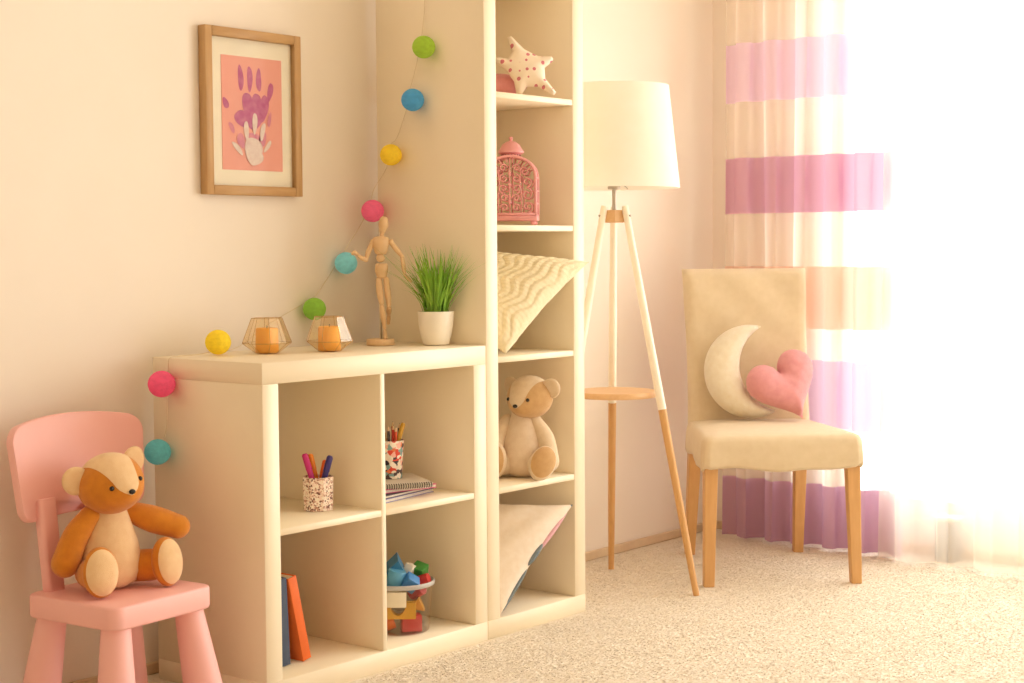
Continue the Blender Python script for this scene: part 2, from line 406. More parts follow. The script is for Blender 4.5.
def hand_c(b):
    for c, ru, rv, an in (((.15, .63), .007, .016, 30), ((.78, .54), .006, .02, -12), ((.30, .74), .012, .02, 20), ((.66, .72), .012, .02, -20), ((.5, .71), .03, .012, 0)): blob(b, c, ru, rv, an, -.0148)
def hand_w(b):
    for c, ru, rv, an in (((.39, .65), .008, .026, 4), ((.53, .58), .0085, .028, -3), ((.66, .65), .008, .024, -14), ((.24, .81), .007, .024, 48), ((.74, .78), .006, .02, -40)): blob(b, c, ru, rv, an, -.0154)
    blob(b, (.50, .82), .03, .034, 0, -.0157); blob(b, (.53, .88), .026, .022, 0, -.0159)
for fn_, m_, nm in ((hand_a, M_PRINT, 'plum handprint'), (hand_c, M_PRINTM, 'mauve smudges'), (hand_w, M_PRINTW, 'small white handprint')):
    o = sub('handprint', m_, art, fn_, smooth=False); o['label'] = nm
sub('frame_glass', glassy('picture_glass', (.99, .99, .98), 0), pf, lambda b: b.box((-fw2 + fwid, -.0185, fwid), (fw2 - fwid, -.0175, fh - fwid), 0), smooth=False)

# ------------------------------------------------------------------ cotton ball garland
gl = empty('ball_garland', (0, 0, 0), label='string of coloured cotton ball lights draped from tall shelf to low shelf', cat='garland')
balls = [('B4DA48', 'lime green ball near the top', (.761, .184, 1.586), .031), ('5CB4E4', 'deep blue ball', (.761, .226, 1.448), .031),
         ('FFE03C', 'yellow ball on the tall shelf side', (.761, .309, 1.304), .030), ('FF7AA4', 'hot pink ball above the wooden figure', (.752, .372, 1.152), .0315),
         ('98E8EE', 'pale aqua ball on the wall', (.684, .410, 1.009), .031), ('9CD24C', 'green ball behind the candles', (.562, .410, .887), .031),
         ('FFE638', 'yellow ball on the shelf top', (.132, .303, .822), .0315), ('FF6A98', 'hot pink ball on the low shelf side', (-.033, .316, .730), .0325), ('74D2D6', 'teal ball hanging lowest', (-.033, .336, .566), .0315)]
for c, lb, p, r in balls:
    dk = lin(c)
    m = mat('thread_' + c, c, .8, tuple(int(v * .93) for v in (int(c[0:2], 16), int(c[2:4], 16), int(c[4:6], 16))), 110, .4, .5, 260, trans=.25, stretch=(1, .35, 1))
    pb = m.node_tree.nodes['Principled BSDF']; pb.inputs['Emission Color'].default_value = (*lin(c), 1); pb.inputs['Emission Strength'].default_value = .07   # faint glow added to brighten the ball colours; no lamps inside
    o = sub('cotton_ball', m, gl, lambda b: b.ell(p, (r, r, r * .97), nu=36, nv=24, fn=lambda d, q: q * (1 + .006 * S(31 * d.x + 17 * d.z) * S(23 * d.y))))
    o['label'] = lb
wire = [(.786, .205, 1.78), (.786, .20, 1.70), (.786, .212, 1.625), (.784, .216, 1.60), (.786, .232, 1.55), (.786, .25, 1.50), (.783, .255, 1.482), (.77, .235, 1.476), (.786, .275, 1.42), (.786, .31, 1.345), (.765, .318, 1.334),
        (.786, .345, 1.27), (.785, .40, 1.215), (.76, .385, 1.182), (.75, .41, 1.12), (.72, .436, 1.06), (.69, .425, 1.038), (.66, .438, .99), (.60, .438, .925), (.57, .425, .917), (.52, .438, .89),
        (.40, .436, .845), (.30, .40, .805), (.22, .36, .795), (.145, .325, .80), (.08, .32, .793), (.02, .325, .793), (-.003, .325, .791), (-.004, .325, .772), (-.006, .33, .70), (-.005, .335, .62), (-.01, .34, .597)]
Ws = []
for i in range(len(wire) - 1):
    a, c = Vector(wire[i]), Vector(wire[i + 1])
    for k in range(4): Ws.append(a.lerp(c, k / 4))
Ws.append(Vector(wire[-1]))
for _ in range(2): Ws = [Ws[0]] + [(Ws[i - 1] + 2 * Ws[i] + Ws[i + 1]) / 4 for i in range(1, len(Ws) - 1)] + [Ws[-1]]
sub('wire', mat('pale_wire', 'E3D3B4', .5), gl, lambda b: b.tube(Ws, .0009, 6))

# ------------------------------------------------------------------ candle holders
M_AMBER = glassy('amber_glass', (.99, .93, .78), .12, .04); M_WAX = mat('orange_wax', 'FFBE3C', .5, 'FFB22C', 20)
def holder(loc, rz, label, sc=1):
    h = empty('candle_holder', loc, rz, label=label, cat='candle holder', group='amber glass candle holders on the shelf')
    def shell(b):
        prof = [(.0295, .0), (.0615, .0255), (.038, .087)]
        rows = [[(r * CO(2 * PI * k / 8), r * S(2 * PI * k / 8), z) for k in range(8)] for r, z in prof]
        inner = [[(r * CO(2 * PI * k / 8), r * S(2 * PI * k / 8), z) for k in range(8)] for r, z in [(.0365, .087)]]
        b.grid(rows + inner, closed_u=True); b.f.append(tuple(reversed(range(8))))
    sub('faceted_glass', M_AMBER, h, shell, smooth=False)
    def edges(b):
        prof = [(.0295, .001), (.0615, .0255), (.038, .087)]
        for r, z in prof[1:]:
            ring = [(r * CO(2 * PI * k / 8), r * S(2 * PI * k / 8), z) for k in range(9)]
            for k in range(8): b.tube([ring[k], ring[k + 1]], .0007, 5)
        for k in range(8):
            for i in (0, 1):
                b.tube([(prof[i][0] * CO(2 * PI * k / 8), prof[i][0] * S(2 * PI * k / 8), prof[i][1]), (prof[i + 1][0] * CO(2 * PI * k / 8), prof[i + 1][0] * S(2 * PI * k / 8), prof[i + 1][1])], .0006, 5)
    sub('glass_edge', mat('gold_glass_edge', 'C79B5A', .3, metal=.8), h, edges)  # shiny gold tubes added along the facets; the edges are glass
    c = empty('candle', loc, rz, label=label.replace('faceted amber glass candle holder', 'squat orange wax candle inside the amber holder'), cat='candle', group='orange candles in the holders')
    sub('wax', M_WAX, c, lambda b: b.lathe([(.0, .0018), (.0275, .0018), (.0290, .004), (.0275, .060), (.0255, .0625), (.022, .061), (.004, .059), (0, .059)], 28, cap0=False, cap1=False))
    sub('wick', M_BLACK, c, lambda b: b.tube([(0, 0, .058), (.001, 0, .068)], .0009, 6))
holder((.245, .251, .791), R(10), 'faceted amber glass candle holder next to the yellow ball')
holder((.387, .176, .791), R(28), 'faceted amber glass candle holder nearer the wooden figure')

# ------------------------------------------------------------------ wooden mannequin (local x runs to the viewer's right)
VR = -math.atan2(.77440193, .63005362)       # faces the viewer
mb_ = Vector((.637, .238, .791))
mn = empty('wooden_mannequin', mb_, VR, label='jointed wooden artist figure on a round base beside the potted grass', cat='figurine')
KP = 1 / 377.
def mp(px, py, d=0): return Vector(((px - 379.5) * KP, d, (346.5 - py) * KP + .0055))
sub('base', M_MANN, mn, lambda b: b.lathe([(0, 0), (.036, 0), (.0375, .002), (.0375, .015), (.036, .017), (0, .017)], 40, cap0=False, cap1=False), angle=40)
sub('rod', M_CHROME, mn, lambda b: b.tube([(.002, .006, .015), (.002, .006, .185)], .0016, 8))
def mpart(name, pts, rad): return sub(name, M_MANN, mn, lambda b: b.limb(pts, rad, 16, 14))
mpart('head', [mp(383, 233.5), mp(384, 228), mp(384.3, 223.5)], [.0095, .0135, .0115])
mpart('neck', [mp(382, 240), mp(382.6, 235.5)], [.0055, .0055])
def chest(b):
    b.lathe([(.0, .0), (.013, .0), (.0165, .005), (.021, .022), (.0235, .036), (.021, .044), (.010, .048), (0, .048)], 24, Matrix.Translation(mp(381, 257.5)) @ Matrix.Diagonal((1, .68, 1, 1)), cap0=False, cap1=False)
sub('chest', M_MANN, mn, chest)
sub('waist', M_MANN, mn, lambda b: b.ell(mp(380.6, 261), (.012, .010, .0115)))
def pelv(b):
    b.lathe([(0, 0), (.008, 0), (.014, .006), (.0178, .022), (.0172, .034), (.0145, .040), (0, .040)], 24, Matrix.Translation(mp(381.5, 281.5)) @ Matrix.Diagonal((1, .72, 1, 1)), cap0=False, cap1=False)
sub('pelvis', M_MANN, mn, pelv)
for nm, a in (('upper_arm', [(373, 245.5, 0), (369, 254, -.004), (367, 260, -.006)]), ('upper_arm', [(391.3, 245.5, 0), (396.5, 252.5, 0), (401, 258, 0)])):
    mpart(nm, [mp(*q) for q in a], [.0066, .0072, .0055])
mpart('forearm', [mp(366.5, 263, -.008), mp(362.5, 261, -.014), mp(359.5, 259, -.018)], [.0058, .0062, .0044])
mpart('forearm', [mp(402.6, 262, 0), mp(403.8, 270, -.004), mp(404.6, 276.5, -.006)], [.0058, .0064, .0044])
mpart('hand', [mp(357.8, 257, -.02), mp(355.3, 255.4, -.022), mp(353.6, 256.6, -.022)], [.0045, .006, .0042])
mpart('hand', [mp(405.5, 279, -.006), mp(408.3, 282, -.008), mp(411.5, 284.5, -.008)], [.0042, .0055, .0034])
for q in ((372.6, 244.5, 0), (391.6, 244.5, 0), (366.4, 261.8, -.007), (402.4, 260.3, 0)):
    sub('joint_ball', M_MANN, mn, lambda b: b.ell(mp(*q), (.0062,) * 3, nu=14, nv=10))
mpart('thigh', [mp(378.6, 282.5), mp(379.6, 295, -.004), mp(381.3, 306, -.006)], [.0078, .0092, .0066])
mpart('thigh', [mp(386, 282.5), mp(387.4, 296, .0), mp(388.5, 308, .0)], [.0076, .0088, .0064])
mpart('shin', [mp(381.7, 310, -.006), mp(382.6, 319, -.002), mp(383.6, 331, .004)], [.0064, .0078, .0048])
mpart('shin', [mp(388.6, 311.5, .004), mp(387.8, 315, .022), mp(387, 318.5, .042)], [.0062, .0074, .0048])
mpart('foot', [mp(383.8, 334.5, .004), mp(384.6, 339.2, -.006), mp(384.8, 341, -.016)], [.005, .006, .005])
mpart('foot', [mp(387, 320, .046), mp(386.6, 323, .052), mp(386, 327.5, .056)], [.0045, .0055, .0045])

# ------------------------------------------------------------------ potted grass
pt = empty('potted_grass', (.776, .166 - .0, .791), 0, label='tufted green grass plant in a white pot on the low shelf', cat='plant')
pt.location = (.731, .123, .791)
sub('pot', mat('white_ceramic', 'F7EFDF', .3), pt, lambda b: b.lathe([(0, 0), (.032, 0), (.0345, .002), (.040, .02), (.0455, .05), (.0485, .088), (.0475, .0895), (.045, .088), (.043, .07), (0, .07)], 40, cap0=False, cap1=False), angle=60)
sub('soil', mat('soil', '5A4A30', .9), pt, lambda b: b.lathe([(0, .078), (.0435, .078), (.0435, .072), (0, .072)], 28, cap0=False, cap1=False))
def blades(b):
    for k in range(270):
        a = random.uniform(0, 2 * PI); r0 = random.uniform(0, .03); Lh = random.uniform(.10, .20)
        out = random.uniform(.04, .15) * (Lh / .18) * random.choice((.3, .7, 1, 1)); droop = random.uniform(0, .03) * out / .06
        d = Vector((CO(a), S(a), 0)); side = Vector((-S(a), CO(a), 0)); w = random.uniform(.0019, .0032)
        base = Vector((r0 * CO(a), r0 * S(a), .075)); rows = []
        for i in range(6):
            t = i / 5; c = base + d * out * t ** 1.5 + Vector((0, 0, Lh * t - droop * t ** 3)); ww = w * (1 - t ** 2 * .93)
            
            if c.x > .035: c.x = .035 + (.015 * (1 - math.exp(-(c.x - .035) / .03)))
            rows.append([c - side * ww, c + d * ww * .5, c + side * ww])
        b.grid(rows)
mg = mat('grass_green', '6FB02F', .5, 'A5CC4C', 25, .5, trans=.25)
sub('grass_blades', mg, pt, blades)['kind'] = 'stuff'

# ------------------------------------------------------------------ soft toys
def cushion_mat(name, c, c2=None, bs=900, bump=.35, sc=60): return mat(name, c, .9, c2, sc, .5, bump, bs, sheen=.25)
M_TAN = cushion_mat('rust_plush', 'D98A1E', 'CB7A17', 700); M_CREAM = cushion_mat('cream_plush', 'F0CFA2', 'E8C292', 700)
M_BEI = cushion_mat('beige_cord', 'E4CFB2', 'D8C09F', 500); M_KHA = cushion_mat('khaki_plush', 'CFA774', 'C49A66', 600)
M_PINKE = cushion_mat('pale_cord', 'E4CFB6', 'DAC2A6', 500)
def make_bear(loc, rz, headrot, cols, label, arms, legs, headpos=(0, -.012, .236), tilt=0, group='teddy bears', s=1.0, roll=0, hk=1.0):
    body_m, limb_m, face_m, blaze_m, pad_m, ear_m = cols
    o = empty('teddy_bear', loc, rz, label=label, cat='teddy bear', group=group); o.scale = (s, s, s)
    sub('body', body_m, o, lambda b: b.lathe([(.0, .0), (.035, .002), (.056, .014), (.066, .036), (.0665, .062), (.060, .094), (.050, .125), (.041, .152), (.034, .172), (.026, .188), (0, .195)], 36,
        Matrix.Diagonal((1, .92, 1, 1)), cap0=False, cap1=False))
    H = Matrix.Translation(headpos) @ Matrix.Rotation(headrot, 4, 'Z') @ Matrix.Rotation(tilt, 4, 'X') @ Matrix.Rotation(roll, 4, 'Y') @ Matrix.Diagonal((hk, hk, hk, 1))
    muz = Vector((0, -.95, -.22)).normalized()
    def hs(d, k=1.):
        an = d.angle(muz); e = math.exp(-(an / .55) ** 2)
        q = Vector((d.x * .064, d.y * .060, d.z * .058)) * (1 + .24 * e) * k
        return q
    hd = sub('head', face_m, o, lambda b: b.ell((0, 0, 0), (1, 1, 1), nu=40, nv=28, fn=lambda d, q: H @ hs(d)))
    def blaze(b):
        rows = []
        for i in range(25):
            t = i / 24; el = R(128 - 140 * t)          # from behind the crown down to the nose tip
            w = .62 * (1 - t) ** .8 * (1 - .1 * S(t * PI)) + .30 * t if t < .8 else (.30 + .0 * t)
            w = .70 * math.cos(min(t, 1) * PI / 2) ** 1.1 + .26 * t
            if t < .12: w *= math.sqrt(max(t, .004) / .12)
            if t > .9: w *= math.sqrt(max(1 - t, .002) / .1)
            row = []
            for j in range(13):
                a = w * (j / 6 - 1)
                d = Vector((S(a), -CO(a) * CO(el), CO(a) * S(el)))
                row.append(H @ hs(d.normalized(), 1.012))
            rows.append(row)
        b.grid(rows)
    sub('blaze', blaze_m, hd, blaze)
    for sx in (-1, 1):
        def ear(b, sx=sx):
            E_ = H @ Matrix.Translation((sx * .063, .010, .024)) @ Matrix.Rotation(R(sx * 32), 4, 'Y') @ Matrix.Rotation(R(sx * 12), 4, 'Z')
            b.ell((0, 0, 0), (.027, .011, .029), nu=22, nv=16, fn=lambda d, q: E_ @ Vector((q.x, q.y + (.004 if q.y < 0 else 0) * (1 - d.x ** 2 - d.z ** 2), q.z)))
        sub('ear', ear_m, hd, ear)
        ed = Vector((sx * .40, -.80, .08)).normalized(); ep = H @ hs(ed, 1.0)
        sub('eye', M_BLACK, hd, lambda b: b.ell(ep, (.0052,) * 3, nu=14, nv=10))
    npos = H @ hs(Vector((0, -.97, -.12)).normalized(), 1.01)
    sub('nose', M_BLACK, hd, lambda b: b.ell(npos, (.0075, .006, .0055), M=Matrix.Rotation(headrot, 4, 'Z'), nu=14, nv=10))
    for a, rr in arms: sub('arm', limb_m, o, lambda b: b.limb(a, rr, 20, 20))
    for pts, rr, fpos, frot in legs:
        lg = sub('leg', limb_m, o, lambda b: (b.limb(pts, rr, 20, 18), b.ell(fpos, (.037, .024, .052), M=frot, nu=26, nv=18)))
        fm = Matrix.Translation(fpos) @ frot.to_4x4()
        def pad(b):
            rows = []
            for i in range(9):
                k = i / 8 * .9
                row = []
                for j in range(28):
                    an = 2 * PI * j / 28; x, z = .0375 * k * CO(an), .0525 * k * S(an)
                    y = -.0246 * math.sqrt(max(0, 1 - k * k)) - .0008
                    row.append(fm @ Vector((x, y, z)))
                rows.append(row)
            b.grid(rows, closed_u=True)
        sub('foot_pad', pad_m, lg, pad)
    return o
Rz = lambda a: Matrix.Rotation(R(a), 4, 'Z'); Rx = lambda a: Matrix.Rotation(R(a), 4, 'X')
make_bear((-.292, .183, .303), R(-4), R(-2), (M_CREAM, M_TAN, M_TAN, M_CREAM, M_CREAM, M_CREAM), 'rust brown and cream teddy bear sitting on the pink chair',
    [([(-.045, .0, .155), (-.075, .008, .115), (-.098, .012, .062)], [.022, .027, .029]), ([(.045, -.005, .155), (.088, -.035, .135), (.128, -.062, .118)], [.022, .029, .026])],
    [([(-.045, .0, .038), (-.062, -.04, .042), (-.073, -.07, .046)], [.034, .034, .03], (-.076, -.083, .053), (Rz(-14) @ Rx(-6)).to_3x3()),
     ([(.045, .0, .038), (.066, -.04, .042), (.080, -.07, .046)], [.034, .034, .03], (.084, -.083, .052), (Rz(8) @ Rx(-8)).to_3x3())], s=1.06, roll=R(-12), hk=1.09, headpos=(-.004, -.014, .220))
make_bear((1.058, .092, FLOORS[1] + .001), R(-63), R(-22), (M_PINKE, M_BEI, M_KHA, M_BEI, M_KHA, M_BEI), 'beige corduroy teddy bear sitting in the tall shelf cube',
    [([(-.045, .0, .155), (-.07, -.03, .11), (-.07, -.06, .07)], [.020, .026, .026]), ([(.036, -.004, .160), (.066, -.006, .105), (.078, -.020, .045)], [.018, .027, .030])],
    [([(-.045, .0, .036), (-.055, -.04, .04), (-.062, -.06, .042)], [.034, .034, .028], (-.066, -.075, .053), (Rz(-10) @ Rx(-6)).to_3x3()),
     ([(.045, .0, .036), (.054, -.04, .038), (.062, -.055, .040)], [.034, .034, .03], (.070, -.068, .046), (Rz(26) @ Rx(-24) @ Matrix.Rotation(R(28), 4, 'Y')).to_3x3())], headpos=(.022, .0, .224), tilt=R(8), hk=1.04)

# ------------------------------------------------------------------ puffy shaped cushions
def puffy(name, outline, thick, m, parent, sp=.008, wr=.0, power=.5, seed=0):
    P = np.array(outline); n = len(P)
    A, B_ = P, np.roll(P, -1, 0)
    def dist(q):
        ab = B_ - A; t = np.clip(((q - A) * ab).sum(1) / (ab ** 2).sum(1), 0, 1)
        return np.sqrt((((A + t[:, None] * ab) - q) ** 2).sum(1).min())
    def inside(q):
        x, y = q; c = False
        for i in range(n):
            (x1, y1), (x2, y2) = P[i], P[(i + 1) % n]
            if (y1 > y) != (y2 > y) and x < (x2 - x1) * (y - y1) / (y2 - y1) + x1: c = not c
        return c
    pts = [tuple(p) for p in P]; lo, hi = P.min(0), P.max(0); row = 0; y = lo[1]
    while y < hi[1]:
        x = lo[0] + (sp / 2 if row % 2 else 0)
        while x < hi[0]:
            if inside((x, y)) and dist(np.array((x, y))) > sp * .55: pts.append((x, y))
            x += sp
        y += sp * .866; row += 1
    r = delaunay_2d_cdt([Vector(p) for p in pts], [], [list(range(n))], 1, 1e-6)
    vv = [tuple(v) for v in r[0]]; ff = [list(f) for f in r[2]]
    D = np.array([dist(np.array(v)) for v in vv]); Rm = D.max()
    edge = D < 1e-5
    h = thick * np.sqrt(np.clip(1 - (1 - np.clip(D / Rm, 0, 1)) ** 2, 0, 1)) ** (power * 2)
    g = np.random.default_rng(seed)
    h = h * (1 + wr * np.sin(np.array([v[0] * 130 + v[1] * 40 for v in vv])) * np.cos(np.array([v[1] * 110 for v in vv])))
    b = MB(); idx = {}
    V = [(v[0], -h[i], v[1]) for i, v in enumerate(vv)]; k = len(V)
    for i, v in enumerate(vv):
        if edge[i]: idx[i] = i
        else: idx[i] = k; V.append((v[0], h[i], v[1])); k += 1
    b.add(V, ff + [[idx[i] for i in reversed(f)] for f in ff if not all(edge[i] for i in f)])
    return b.build(name, m, parent)
def smooth_poly(P, it=2):
    for _ in range(it):
        Q = []
        for i in range(len(P)):
            a, c = P[i], P[(i + 1) % len(P)]
            Q += [(.75 * a[0] + .25 * c[0], .75 * a[1] + .25 * c[1]), (.25 * a[0] + .75 * c[0], .25 * a[1] + .75 * c[1])]
        P = Q
    return P

# ------------------------------------------------------------------ padded chair
CHA = R(-46); CHC = (2.0756, -.0879)
ch = empty('padded_chair', (CHC[0], CHC[1], 0), CHA, label='high backed chair in a beige fabric cover with wooden legs by the curtain', cat='chair')
M_COVER = cushion_mat('beige_cotton_cover', 'DECDB0', 'D8C6A6', 1200, .25, 40)
def ctaper(bx, by, tx, ty, rb, rt, h):
    def f(b):
        rows = []
        for k in range(2):
            cx, cy, r, z = (bx, by, rb, 0) if k == 0 else (tx, ty, rt, h)
            rows.append([(cx + sx * r, cy + sy * r, z) for sx, sy in ((-1, -1), (1, -1), (1, 1), (-1, 1))])
        s0 = len(b.v); b.grid(rows, closed_u=True); b.f += [(s0 + 3, s0 + 2, s0 + 1, s0), (s0 + 4, s0 + 5, s0 + 6, s0 + 7)]
    return f
for bx, by, tx, ty in ((-.232, -.262, -.222, -.245), (.232, -.262, .222, -.245), (-.188, .262, -.180, .20), (.188, .262, .180, .20)):
    o = sub('leg', M_BEECH, ch, ctaper(bx, by, tx, ty, .016, .0215, .42), smooth=False)
    bv = o.modifiers.new('bevel', 'BEVEL'); bv.width = .003; bv.segments = 2
def seatf(b):
    # cover: wider at the front, soft top edge, skirt that hangs with a slight wave
    def outl(k, n=12):
        r = .03; pts = []
        cs = [(.256 - r, -.285 + r, 270), (.212 - r, .225 - r, 0), (-.212 + r, .225 - r, 90), (-.256 + r, -.285 + r, 180)]
        for cx, cy, a0 in cs:
            for i in range(n + 1):
                a = R(a0 + 90 * i / n); pts.append((cx + (r - k) * CO(a), cy + (r - k) * S(a)))
        # resample straight runs
        out = []
        for i in range(len(pts)):
            a, c = pts[i], pts[(i + 1) % len(pts)]; d = math.dist(a, c); m_ = max(1, int(d / .02))
            out += [(a[0] + (c[0] - a[0]) * j / m_, a[1] + (c[1] - a[1]) * j / m_) for j in range(m_)]
        return out
    O = outl(0); rows = []
    cx, cy = 0, -.03
    def ring(f, z, wav=0, off=0):
        row = []
        for i, (x, y) in enumerate(O):
            ph = i / len(O) * 2 * PI
            ww = 1 + wav * S(9 * ph) * .012 + wav * S(23 * ph + 1) * .006
            zz = z + (wav * (.006 * S(5 * ph + .6) + .003 * S(13 * ph)) if off else 0)
            row.append((cx + (x - cx) * f * ww, cy + (y - cy) * f * ww, zz))
        return row
    rows = [ring(.93, .372), ring(.985, .362, 1, 1), ring(1.0, .372, 1, 1), ring(1.0, .40, .6), ring(.995, .43, .3), ring(.985, .448), ring(.955, .461), ring(.90, .467), ring(.7, .472), ring(.4, .475), ring(.1, .476)]
    s0 = len(b.v); b.grid(rows, closed_u=True); n = len(O)
    b.f.append(tuple(s0 + k for k in range(n))); b.f.append(tuple(s0 + 10 * n + k for k in range(n)))
sub('seat', M_COVER, ch, seatf)
def cback(b):
    nz, nx = 30, 24; rows = []
    def pt_(u, t, side):
        z = .38 + t * (.972 - .38); w = .208 + .004 * t - .006 * S(PI * t)
        y0 = .185 + .085 * t ** 1.3; th = .036 - .010 * t
        e = abs(u); rx = w * (u if e < 1 else math.copysign(1, u))
        wr = .004 * S(6 * t + 3 * u) * (1 - e) * t + .003 * S(19 * t + 7 * u) * (t > .6)
        rnd = math.sqrt(max(0, 1 - max(0, (e - .86) / .14) ** 2)); rt = math.sqrt(max(0, 1 - max(0, (t - .955) / .045) ** 2))
        k = min(rnd * .75 + .25, rt * .8 + .2)
        return (rx, y0 + side * th * k + wr - .010 * CO(u * PI / 2) * side * 0, z)
    for i in range(nz + 1):
        t = i / nz; row = []
        for j in range(nx + 1): row.append(pt_(-1 + 2 * j / nx, t, -1))
        for j in range(nx + 1): row.append(pt_(1 - 2 * j / nx, t, 1))
        rows.append(row)
    s0 = len(b.v); b.grid(rows, closed_u=True); k = 2 * (nx + 1)
    top = s0 + nz * k
    for j in range(nx): b.f.append((top + j, top + j + 1, top + k - 2 - j, top + k - 1 - j))
    b.f.append(tuple(s0 + q for q in range(k)))
sub('backrest', M_COVER, ch, cback, angle=70)

# moon and heart
def chair_pt(x, y, z):
    c, s = CO(CHA), S(CHA); return (CHC[0] + c * x - s * y, CHC[1] + s * x + c * y, z)
def moon_outline(Ro=.156, ri=.150, off=.115, n=60):
    # outer circle minus an offset circle; horns rounded
    d = off; a = (Ro ** 2 - ri ** 2 + d ** 2) / (2 * d); hh = math.sqrt(Ro ** 2 - a ** 2)
    t0 = math.atan2(hh, a); t1 = math.atan2(hh, a - d)
    out = [(Ro * CO(t0 + (2 * PI - 2 * t0) * k / n), Ro * S(t0 + (2 * PI - 2 * t0) * k / n)) for k in range(n + 1)]
    inn = [(d + ri * CO(-t1 - (2 * PI - 2 * t1) * k / n), ri * S(-t1 - (2 * PI - 2 * t1) * k / n)) for k in range(1, n)]
    return smooth_poly((out + inn)[::2], 2)
mo = empty('moon_cushion', chair_pt(-.012, .090, .477), CHA, label='cream crescent moon cushion on the padded chair', cat='cushion')
mo.rotation_euler = (R(-10), 0, CHA)
OUT = [(x * CO(R(8)) - z * S(R(8)), x * S(R(8)) + z * CO(R(8))) for x, z in moon_outline()]
zmin = min(q[1] for q in OUT); OUT = [(x, z - zmin + .004) for x, z in OUT]
puffy('moon_body', OUT, .052, cushion_mat('cream_fur', 'FBF3E0', 'F4E9D0', 500, .9), mo, .009, .03)
def heart_outline(s=.0078, n=80):
    P = []
    for k in range(n):
        t = 2 * PI * k / n
        P.append((s * 16 * S(t) ** 3, s * (13 * CO(t) - 5 * CO(2 * t) - 2 * CO(3 * t) - CO(4 * t))))
    return P
he = empty('heart_cushion', chair_pt(.092, .03, .477), CHA, label='pink plush heart cushion leaning on the padded chair beside the moon', cat='cushion')
he.rotation_euler = (R(-16), 0, CHA + R(8))
HO = [(x * CO(R(24)) - z * S(R(24)), x * S(R(24)) + z * CO(R(24))) for x, z in smooth_poly(heart_outline()[::2], 2)]
zmin = min(q[1] for q in HO); HO = [(x, z - zmin + .004) for x, z in HO]
puffy('heart_body', HO, .048, cushion_mat('pink_plush', 'EFA9B0', 'E69CA4', 500, .9), he, .009, .03)

# star and pink pouch in the top cube
def dots_mat(name, base, dot):
    m = mat(name, base, .85, None, 40, .5, .3, 900); nt = m.node_tree; N = nt.nodes; L = nt.links
    tc = N.new('ShaderNodeTexCoord'); mpn = N.new('ShaderNodeMapping'); mpn.inputs['Scale'].default_value = (1, .001, 1); L.new(tc.outputs['Object'], mpn.inputs[0])
    v = N.new('ShaderNodeTexVoronoi'); v.inputs['Scale'].default_value = 44; v.inputs['Randomness'].default_value = .35; L.new(mpn.outputs[0], v.inputs['Vector'])
    lt = N.new('ShaderNodeMath'); lt.operation = 'LESS_THAN'; lt.inputs[1].default_value = .25; L.new(v.outputs['Distance'], lt.inputs[0])
    p = N['Principled BSDF']; src = p.inputs['Base Color'].links[0].from_socket
    mx = N.new('ShaderNodeMix'); mx.data_type = 'RGBA'; mx.inputs['B'].default_value = (*lin(dot), 1)
    L.new(lt.outputs[0], mx.inputs['Factor']); L.new(src, mx.inputs['A']); L.new(mx.outputs['Result'], p.inputs['Base Color'])
    return m
st = empty('star_cushion', (1.036, .055, FLOORS[4] + .001), VR, label='white star cushion with pink dots in the top shelf cube', cat='cushion')
st.rotation_euler = (R(-8), 0, VR)
SP = []
tips = [(117, .124), (160, .112), (256, .092), (319, .132), (380, .098)]
for k in range(5):
    a0, r0 = tips[k]; a1 = tips[(k + 1) % 5][0] + (360 if k == 4 else 0)
    SP.append((r0 * CO(R(a0)), r0 * S(R(a0)))); am_ = R((a0 + a1) / 2); ri_ = .040; SP.append((ri_ * CO(am_), ri_ * S(am_)))
SP = smooth_poly(SP, 1); SP2 = []
for i in range(len(SP)):
    a, c = SP[i], SP[(i + 1) % len(SP)]
    for j in range(4): SP2.append((a[0] + (c[0] - a[0]) * j / 4, a[1] + (c[1] - a[1]) * j / 4))
zmin = min(q[1] for q in SP2); SP2 = [(x, z - zmin + .003) for x, z in SP2]
puffy('star_body', SP2, .028, dots_mat('dotted_cotton', 'F6E6D2', 'D07A86'), st, .007)
po = empty('pink_pouch', (1.040, .156, FLOORS[4] + .001), VR, label='round pink cushion half hidden behind the star cushion', cat='cushion')
sub('pouch_body', cushion_mat('rose_satin', 'E29A98', 'D98C8C', 500, .2), po, lambda b: b.ell((0, 0, .036), (.075, .045, .036)))

# ------------------------------------------------------------------ pink lantern
la = empty('pink_lantern', (1.010, .088, FLOORS[3] + .001), VR + R(-5), label='pink metal lantern with scroll cutwork and domed lid in shelf cube', cat='lantern')
M_LP = mat('pink_enamel', 'E3A09F', .45, 'DC9696', 40)
HW, HD = .071, .045
def arch(t):     # outline of a face: 0..1 from bottom left over the top to bottom right
    pass
ARCH = [(-HW, .026)] + [(-HW, .026 + .105 * k / 4) for k in range(1, 5)] + [(-HW * CO(R(a)) * 1.0 if a < 90 else 0, .131 + .058 * S(R(a)) ** .9) for a in (12, 24, 36, 48, 60, 72, 82)]
ARCH += [(0, .189)] + [(-x, z) for x, z in reversed(ARCH)]
sub('base_plate', M_LP, la, lambda b: b.box((-HW - .004, -HD - .004, .012), (HW + .004, HD + .004, .026), .002))
for sx in (-1, 1):
    for sy in (-1, 1):
        sub('foot', M_LP, la, lambda b: b.ell((sx * (HW - .008), sy * (HD - .008), .0065), (.0075, .0075, .0065), nu=14, nv=10))
